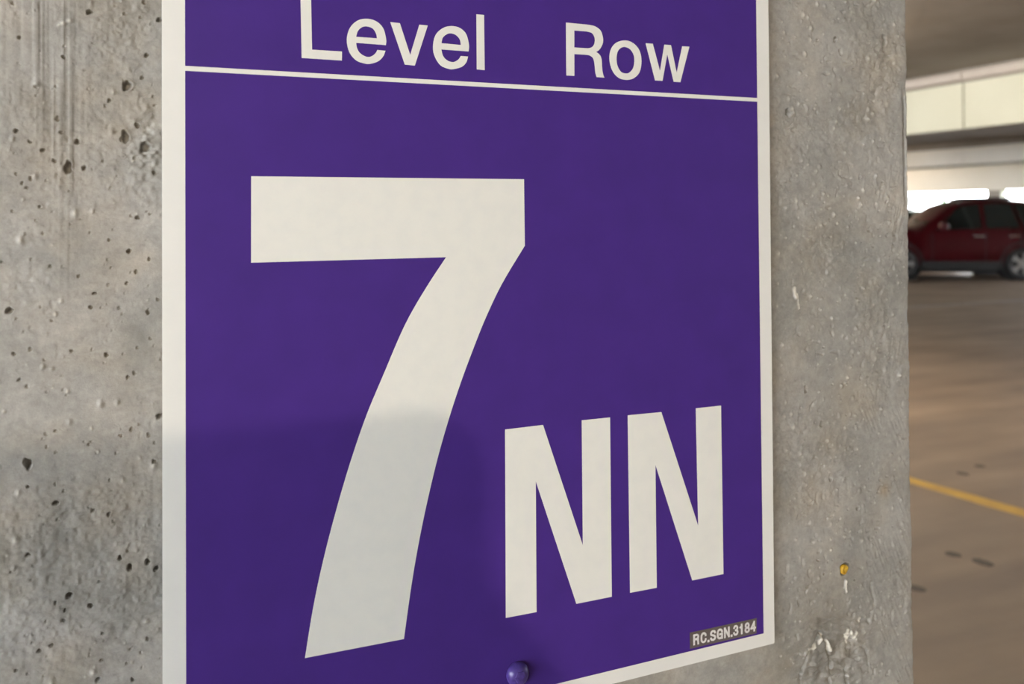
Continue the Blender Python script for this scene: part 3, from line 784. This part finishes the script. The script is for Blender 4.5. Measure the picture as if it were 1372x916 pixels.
def make_car(name, paint, label, loc, rz):
    root = empty(name, loc, rz)
    tag(root, label, 'car')
    bm = bmesh.new()
    xs = sorted(set([s[0] for s in ST] + list(np.arange(-2.0, 2.2, 0.2))), reverse=True)
    rows = []
    for x in xs:
        s = section(x)
        full = [(y, z) for y, z in s] + [(-y, z) for y, z in reversed(s[1:-1])]
        rows.append([bm.verts.new((x, y, z)) for y, z in full])
    k = len(rows[0])
    for a, b in zip(rows, rows[1:]):
        for i in range(k):
            bm.faces.new((a[i], a[(i + 1) % k], b[(i + 1) % k], b[i]))
    bm.faces.new(rows[0])
    bm.faces.new(rows[-1])
    body = frombm('body', bm, paint, root, True)
    # windscreen and rear window
    def across(xa, xb, name_, inset):
        A, B = section(xa), section(xb)
        pts = [(xa, -A[6][0] + inset, A[7][1] + .012), (xa, 0, A[9][1] + .012), (xa, A[6][0] - inset, A[7][1] + .012), (xb, B[6][0] - inset, B[7][1] + .012), (xb, 0, B[9][1] + .012), (xb, -B[6][0] + inset, B[7][1] + .012)]
        sheet(name_, pts, (0, 0, -.01), MAT['car_glass'], root)
    across(.56, -.18, 'windscreen', .09)
    across(-2.08, -1.92, 'rear_window', .09)
    for sgn in (1, -1):
        def side(xa0, xa1, xb1, xb0, nm, mt, t0=.06, t1=.93):
            q = [side_point(xa0, t0, .006), side_point(xa1, t1, .006), side_point((xa1 + xb1) / 2, t1, .006), side_point(xb1, t1, .006), side_point(xb0, t0, .006), side_point((xa0 + xb0) / 2, t0, .006)]
            sheet(nm, [(p[0], p[1] * sgn, p[2]) for p in q], (0, -.012 * sgn, 0), mt, root)
        side(.44, -.10, -.52, -.52, 'side_window', MAT['car_glass'])
        side(-.60, -.60, -1.16, -1.26, 'side_window', MAT['car_glass'])
        side(-1.34, -1.24, -1.58, -1.74, 'side_window', MAT['car_glass'])
        # black sill cladding, door seams, handles, mirror, lamps, roof rail
        bm = bmesh.new()
        bm_box(bm, -.84, .68, .885 if sgn > 0 else -.945, .945 if sgn > 0 else -.885, .22, .40, .015)
        frombm('sill_cladding', bm, MAT['black_trim'], root)
        for x in (.50, -.56, -1.26):
            box('door_seam', x - .006, x + .006, min(sgn * .90, sgn * .934), max(sgn * .90, sgn * .934), .42, .98, MAT['black_trim'], root)
        for x in (-.42, -1.12):
            bm = bmesh.new()
            bm_box(bm, x - .10, x + .10, min(sgn * .92, sgn * .965), max(sgn * .92, sgn * .965), .905, .94, .012)
            frombm('door_handle', bm, MAT['chrome'], root)
        mr = empty('side_mirror', (0, 0, 0)); mr.parent = root
        bm = bmesh.new()
        bm_box(bm, .24, .40, min(sgn * 1.0, sgn * 1.16), max(sgn * 1.0, sgn * 1.16), 1.05, 1.20, .03)
        bm_box(bm, .30, .36, min(sgn * .88, sgn * 1.02), max(sgn * .88, sgn * 1.02), 1.06, 1.10, .01)
        bpy.data.objects.remove(mr)
        mirror = frombm('side_mirror', bm, paint, root)
        box('mirror_glass', .234, .24, min(sgn * 1.02, sgn * 1.14), max(sgn * 1.02, sgn * 1.14), 1.07, 1.18, MAT['chrome'], mirror)
        bm = bmesh.new()
        bm_box(bm, 1.98, 2.16, min(sgn * .55, sgn * .84), max(sgn * .55, sgn * .84), .70, .80, .02)
        frombm('headlamp', bm, MAT['lamp_clear'], root)
        bm = bmesh.new()
        bm_box(bm, -2.19, -1.98, min(sgn * .62, sgn * .90), max(sgn * .62, sgn * .90), .88, 1.04, .02)
        frombm('tail_lamp', bm, MAT['lamp_red'], root)
        bm = bmesh.new()
        bm_box(bm, -1.5, -.1, min(sgn * .56, sgn * .60), max(sgn * .56, sgn * .60), 1.685, 1.735, .012)
        frombm('roof_rail', bm, MAT['black_trim'], root)
        # raised sliver of body paint shaped like a reflection on the door
        pts = [(-.95, sgn * .937, .70), (-.72, sgn * .937, .60), (-.66, sgn * .937, .60), (-.80, sgn * .937, .70)]
        sheet('door_reflection', pts, (0, -.015 * sgn, 0), paint, root)
        for x in (1.12, -1.28):
            yc = sgn * .80
            bm = bmesh.new()
            lathe(bm, [(.43, -.22), (.43, .142), (.40, .142), (.40, -.1)], 28, 'y', (x, 0, .37))
            for v in bm.verts:
                v.co.y = yc + sgn * v.co.y
            frombm('wheel_arch', bm, MAT['black_trim'], root)
            bm = bmesh.new()
            lathe(bm, [(.22, -.11), (.32, -.11), (.345, -.08), (.345, .08), (.32, .11), (.235, .115), (.22, .09)], 32, 'y', (x, 0, .345))
            for v in bm.verts:
                v.co.y = yc + sgn * (v.co.y + .035)
            wheel = frombm('wheel', bm, MAT['tyre'], root, True)
            bm = bmesh.new()
            for s in range(5):
                a = 2 * math.pi * s / 5 + .3
                ca, sa = math.cos(a), math.sin(a)
                pr = [(-.02, .03), (.04, .19), (.055, .235), (-.055, .235), (-.04, .19), (.02, .03)]
                pr = [(-.03, .02), (-.05, .235), (.05, .235), (.03, .02)]
                f1 = [bm.verts.new((x + p * ca - q * sa, yc + sgn * .155, .345 + p * sa + q * ca)) for p, q in pr]
                f2 = [bm.verts.new((x + p * ca - q * sa, yc + sgn * .125, .345 + p * sa + q * ca)) for p, q in pr]
                bm.faces.new(f1)
                bm.faces.new(f2)
                for i in range(4):
                    bm.faces.new((f1[i], f1[(i + 1) % 4], f2[(i + 1) % 4], f2[i]))
            rimbm = bmesh.new()
            lathe(rimbm, [(.245, .10), (.245, .145), (.225, .145), (.225, .10)], 28, 'y', (x, 0, .345))
            for v in rimbm.verts:
                v.co.y = yc + sgn * v.co.y
            frombm('rim_ring', rimbm, MAT['rim'], wheel, True)
            frombm('rim_spokes', bm, MAT['rim'], wheel)
    bm = bmesh.new()
    bm_box(bm, -.86, .68, -.78, .78, .15, .30, .03)
    frombm('underbody', bm, MAT['black_trim'], root)
    bm = bmesh.new()
    bm_box(bm, 2.05, 2.215, -.50, .50, .56, .74, .02)
    frombm('grille', bm, MAT['black_trim'], root)
    bm = bmesh.new()
    bm_box(bm, -2.26, -2.02, -.80, .80, .34, .62, .04)
    frombm('rear_bumper', bm, MAT['black_trim'], root)
    return root

# outer rear wheel touches the floor near (16.8, 12.4); the nose points past the column
hd = Vector((-.87, .49)).normalized()
ang = math.atan2(hd.y, hd.x)
nrm = Vector((-hd.y, hd.x))          # car's left-hand side (towards the viewer when negative)
left = nrm if nrm.dot(Vector((16, 12.8))) < 0 else -nrm
c = Vector((16.76, 12.37)) + hd * 1.28 - left * .80
make_car('suv_car', MAT['red_paint'], 'dark red SUV parked side-on under the pale beam', (c.x, c.y, 0), ang)
c2 = c - left * 2.9 + hd * 0.95
other = make_car('hatchback_car', MAT['grey_paint'], 'lower grey-green car parked just beyond the red SUV', (c2.x, c2.y, 0), ang)
other.scale = (0.96, 0.96, 0.88)

# ------------------------------------------------------------------ outside: ground far below and tree tops
MAT['grass'] = mat('distant_grass', (0.10, 0.16, 0.05), 0.9, noise=(0.2, (0.07, 0.11, 0.04), 0.3, 0.7))
MAT['leaf'] = mat('tree_leaf', (0.07, 0.16, 0.045), 0.5, noise=(0.8, (0.04, 0.10, 0.03), 0.3, 0.7))
MAT['bark'] = mat('tree_bark', (0.10, 0.07, 0.05), 0.9, noise=(3, (0.06, 0.045, 0.03), 0.3, 0.7))
struct(box('ground', -90, 120, -90, 120, -18.4, -18.0, MAT['grass']), 'distant grass far below the garage', 'ground')
def tree(x, y, top, rad, label):
    root = empty('tree', (x, y, -18.0))
    tag(root, label, 'tree', 'tree tops beyond the garage opening')
    bm = bmesh.new()
    h = top + 18
    lathe(bm, [(.45, 0), (.34, h * .4), (.22, h * .75), (.05, h * .96)], 10, 'z')
    frombm('trunk', bm, MAT['bark'], root, True)
    rg = np.random.default_rng(int(x * 10 + y))
    n = 2600
    d = rg.normal(size=(n, 3))
    d /= np.linalg.norm(d, axis=1)[:, None]
    d *= (rg.random(n) ** 0.45)[:, None]
    ctr = d * np.array([rad, rad, rad * 1.25]) + np.array([0, 0, h - rad * 1.2])
    v, f = [], []
    for i in range(n):
        a = Vector(rg.normal(size=3)).normalized()
        b = a.orthogonal().normalized()
        s = rg.uniform(.16, .32)
        p = Vector(ctr[i])
        v += [p + a * s, p + b * s * .5, p - a * s, p - b * s * .5]
        f.append((4 * i, 4 * i + 1, 4 * i + 2, 4 * i + 3))
    lf = pydata('foliage', v, f, MAT['leaf'], root)
    lf['kind'] = 'stuff'
    return root
tree(36.9, 32.6, 2.0, 3.2, 'leafy green tree top showing above the roof of the grey-green car')
tree(44.0, 31.0, 2.3, 3.4, 'leafy green tree top showing behind the slim edge column above the red SUV')
